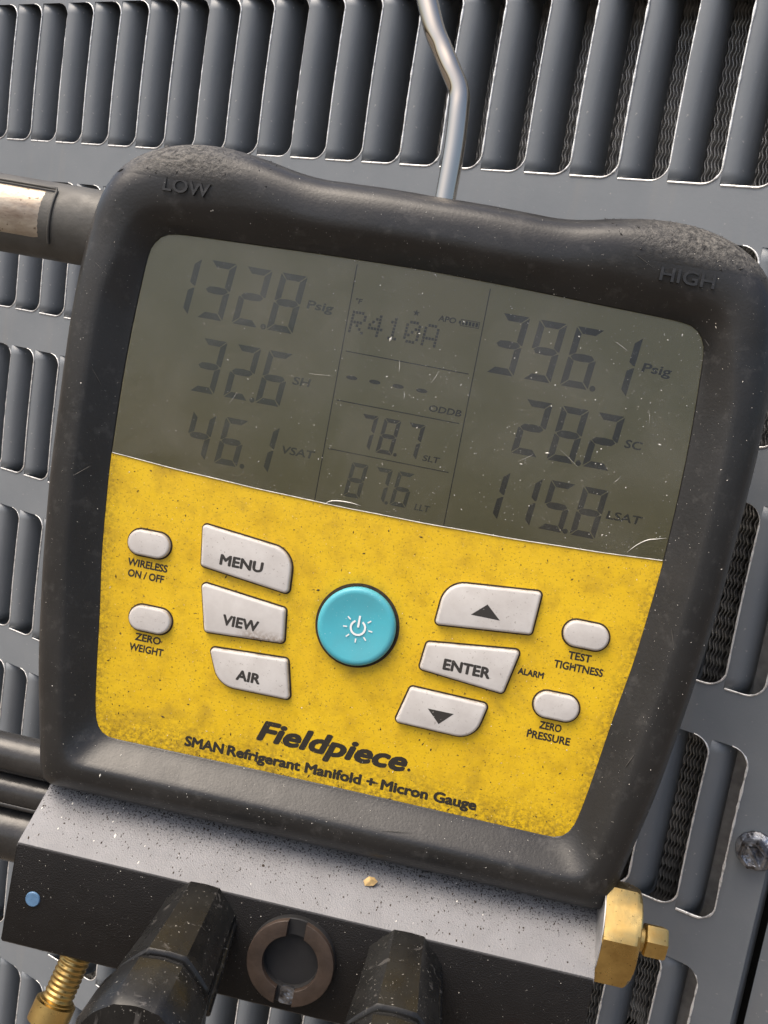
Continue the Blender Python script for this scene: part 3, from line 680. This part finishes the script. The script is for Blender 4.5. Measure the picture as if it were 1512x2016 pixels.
# threaded brass port at the lower left
th = []; prt = []
for i in range(70):
    y = -120.5 - i * .42; r = 4.7 + (.34 if i % 4 in (1, 2) else -.1)
    if i > 50: r = 5.9 if i < 53 else 6.8
    prt.append(((-70.0 - (i * .42) * .20, y, i * .10), r))
tp = tube('threaded_port', [p for p, r in prt], [r for p, r in prt], 'brass', G, 24); tp['label'] = 'brass threaded hose port'
# red cap at the far bottom
rings('red_cap', [[(72.5 + x, -112 + y, z) for x, y in hexpts(r, 20)] for r, z in ((4, 15.8), (4, 17.5), (3.4, 18.3), (.3, 18.4))], 'red', blk)
# hanging hook
hook = catmull([(0, 128, -22), (0, 141, -22), (-.2, 158, -22), (-1.0, 170, -22), (-2.2, 177, -22.6), (-6.4, 184, -23.6), (-10.5, 190.5, -25), (-14.6, 197, -26), (-20, 209, -28), (-25, 222, -30), (-29, 236, -33)], 8)
hk = tube('hanging_hook', hook, 3.5, 'steel', G, 24); hk['label'] = 'bent stainless steel hanging hook'

# ================================================================== black bars sticking out on the left
TB = DEV.copy()
def rod(name, x0, x1, cy, cz, r, mat, parent, n=40, fl=1.0, grooves=()):
    secs = []
    xs = [x0, x0 + .8] + [x0 + 1 + (x1 - x0 - 2) * i / 12 for i in range(13)] + [x1 - .8, x1]
    for i, x in enumerate(xs):
        s = .93 if i in (0, len(xs) - 1) else 1
        secs.append([(x, cy + r * s * math.sin(a), cz + r * s * fl * math.cos(a)) for a in [2 * math.pi * j / n for j in range(n)]])
    return rings(name, secs, mat, parent, sharp=40)
hb = empty('handle_bar', 'dusty black plastic bar with worn metal nameplate beside the LOW corner', 'tool handle', DEV @ Matrix.Translation((-.13, .1137, -.030)))
rod('grip', -50, 34, 0, 0, 13.5, 'bar', hb, fl=.8)
# worn metal plate wrapped on the bar
V, F = [], []
NA, NX = 16, 10
for i in range(NX + 1):
    for j in range(NA + 1):
        a = math.radians(-38 + 80 * j / NA); x = -48 + (44.2) * i / NX
        V.append((x, 13.75 * math.sin(a), 13.75 * .8 * math.cos(a) + (0 if 0 < j < NA and i < NX else -.7)))
for i in range(NX):
    for j in range(NA): F.append((i * (NA + 1) + j, i * (NA + 1) + j + 1, (i + 1) * (NA + 1) + j + 1, (i + 1) * (NA + 1) + j))
mesh_obj('nameplate', V, F, 'plate', hb, True, sharp=50)
tube('nameplate_rim', [(-48, 9.9, 8.5)] + [(-48 + 45.2 * i / 10, 9.9, 8.5) for i in range(1, 11)] + [(-2.6, 13.9 * math.sin(math.radians(a)), 13.9 * .8 * math.cos(math.radians(a))) for a in range(40, -44, -8)], .55, 'bar', hb, 8)
hs = empty('hose_rack', 'glossy black ribbed rails poking out left of the manifold body', 'hose rack', DEV @ Matrix.Translation((-.11, -.09, -.030)))
rod('rail', -40, 24, 12.6, 0, 7.0, 'hose', hs)
rod('rail', -40, 24, -.8, -1, 6.2, 'hose', hs)
rod('rib', -40, 24, -5.2, 3.2, 1.0, 'hose', hs, 16)
rod('lower_rail', -40, 24, -17.5, -4, 10.5, 'hose', hs)

# ================================================================== small debris
V = [(0, 0, 0), (2.6, .4, .5), (3.8, 1.8, 1.1), (2.4, 3.2, .6), (.6, 2.8, 1.3), (-.8, 1.4, .4), (1.6, 1.6, 1.9), (1.4, 1.2, -.4)]
F = [(0, 1, 6), (1, 2, 6), (2, 3, 6), (3, 4, 6), (4, 5, 6), (5, 0, 6), (1, 0, 7), (2, 1, 7), (3, 2, 7), (4, 3, 7), (5, 4, 7), (0, 5, 7)]
ch = mesh_obj('debris_chip', V, F, 'chip'); ch.matrix_world = DEV @ Matrix.Translation((.0185, -.0805, .0052)) @ Matrix.Rotation(-.85, 4, 'X')
ch['label'] = 'small tan flake lying on the dusty ledge under the yellow face'; ch['category'] = 'debris'
# settled grit: sub-millimetre grains lying on the gauge
def grit(name, spots, mat, parent):
    V, F = [], []
    for x, y, z, s, el, a, nx in spots:
        b = len(V); ca, sa = math.cos(a), math.sin(a)
        for px, py, pz in ((-el, 0, 0), (0, -1, 0), (el, 0, 0), (0, 1, 0), (0, 0, .9), ):
            V.append((x + s * (px * ca - py * sa), y + s * (px * sa + py * ca), z + s * pz + nx * s * (px * sa + py * ca)))
        F += [(b, b + 1, b + 4), (b + 1, b + 2, b + 4), (b + 2, b + 3, b + 4), (b + 3, b, b + 4)]
    o = mesh_obj(name, V, F, mat, parent); o['kind'] = 'stuff'; return o
R_ = random.Random(11)
def inside(poly, x, y):
    c = False; n = len(poly)
    for i in range(n):
        (x0, y0), (x1, y1) = poly[i], poly[i - 1]
        if (y0 > y) != (y1 > y) and x < (x1 - x0) * (y - y0) / (y1 - y0) + x0: c = not c
    return c
sp_ = []
while len(sp_) < 700:                                   # on the clear cover, thicker to the right
    x, y = R_.uniform(-89, 89), R_.uniform(37, 114)
    if inside(cov_p, x, y) and R_.random() < (.12 + .88 * ((x + 89) / 178) ** 1.5) * (.35 + .65 * (math.sin(x * .21 + 1.3 * math.sin(y * .13)) > 0)): sp_.append((x, y, .31, .062 * math.exp(R_.gauss(0, .6)), R_.choice((1, 1, 1.4, 2.4)), R_.uniform(0, 3.1), 0))
grit('dust', sp_, 'dust', cover)
sp_ = []; dk = []
while len(sp_) < 420:
    x, y = R_.uniform(-89, 89), R_.uniform(-53, 38)
    if inside(plate_p, x, y): sp_.append((x, y, .01, .05 * math.exp(R_.gauss(0, .5)), R_.choice((1, 1, 1.5, 2.6)), R_.uniform(0, 3.1), 0))
while len(dk) < 380:
    x, y = R_.uniform(-89, 89), -53 + 92 * R_.random() ** 1.7
    if inside(plate_p, x, y): dk.append((x, y, .01, abs(R_.gauss(.09, .07)) + .05, R_.choice((1, 1.3, 2, 3)), R_.uniform(0, 3.1), 0))
grit('dust', sp_, 'dust', plate); grit('grime_specks', dk, 'lint', plate)
sp_ = []; dk = []
for i in range(900):                                    # ledge: slope from (-74.6,-4.2) to (-87,14.2)
    t = R_.random() ** 1.5; x = R_.uniform(-91, 91); y = -74.6 - 12.4 * t; z = -4.2 + 18.4 * t
    (dk if R_.random() < .95 else sp_).append((x, y, z, abs(R_.gauss(.07, .08)) + .05, R_.choice((1, 1.3, 1.8)), R_.uniform(0, 3.1), -1.48))
for i in range(260):
    sp_.append((R_.uniform(-91, 91), R_.uniform(-119, -89), 16, .05 * math.exp(R_.gauss(0, .5)), R_.choice((1, 1.5, 2)), R_.uniform(0, 3), 0))
grit('dust', sp_, 'dust', blk); grit('grime_specks', dk, 'lint', blk)
hv = [v.co.copy() / MM for v in housing.data.vertices]
sp_ = []
nring = len(R)
for i in range(900):
    k = R_.randrange(7, nring - 2); j = R_.randrange(NP)
    a = hv[k * NP + j]; b_ = hv[(k + 1) * NP + j]; c_ = hv[k * NP + (j + 1) % NP]; d_ = hv[(k + 1) * NP + (j + 1) % NP]; p = a.lerp(b_, R_.random()).lerp(c_.lerp(d_, R_.random()), R_.random())
    if R_.random() < .35 + .65 * (p.x > 0) or p.y < -50: sp_.append((p.x, p.y, p.z + .02, .045 * math.exp(R_.gauss(0, .6)), R_.choice((1, 1, 1.5, 2.5)), R_.uniform(0, 3), 0))
grit('dust', sp_, 'dust', housing)

dk = []
for i in range(1400):
    k = R_.randrange(5, 11); j = R_.randrange(NP); a = hv[k * NP + j]; b_ = hv[(k + 1) * NP + (j + 1) % NP]; p = a.lerp(b_, R_.random())
    if p.y > 126 and abs(p.x) > 52 and R_.random() < .9: dk.append((p.x, p.y, p.z - .05, abs(R_.gauss(.16, .16)) + .08, R_.choice((1, 1.6, 2.2)), R_.uniform(0, 3), -.5))
grit('scuff_crumbs', dk, 'rubber', housing)
for x0, y0, x1, y1, r in ((88, 108, 91, 104.5, .22), (-95, 60, -99, 66, .1), (-98, 30, -94, 34, .1), (62, 128, 68, 125, .1), (-30, 125, -24, 121, .1), (95, 20, 97, 14, .12), (20, -61, 30, -59.6, .12), (92, -20, 90, -25, .15), (-104, 100, -99, 97, .12), (-103, 98, -98, 94.6, .1)):
    best = min(hv, key=lambda v: (v.x - x0) ** 2 + (v.y - y0) ** 2 - v.z * .02); zz = best.z
    best2 = min(hv, key=lambda v: (v.x - x1) ** 2 + (v.y - y1) ** 2 - v.z * .02)
    P = [Vector((x0, y0, best.z + .02)).lerp(Vector((x1, y1, best2.z + .02)), t / 6) for t in range(7)]
    tube('scratch', P, [r * math.sin(math.pi * (t + .4) / 6.8) for t in range(7)], 'bar', housing, 5)
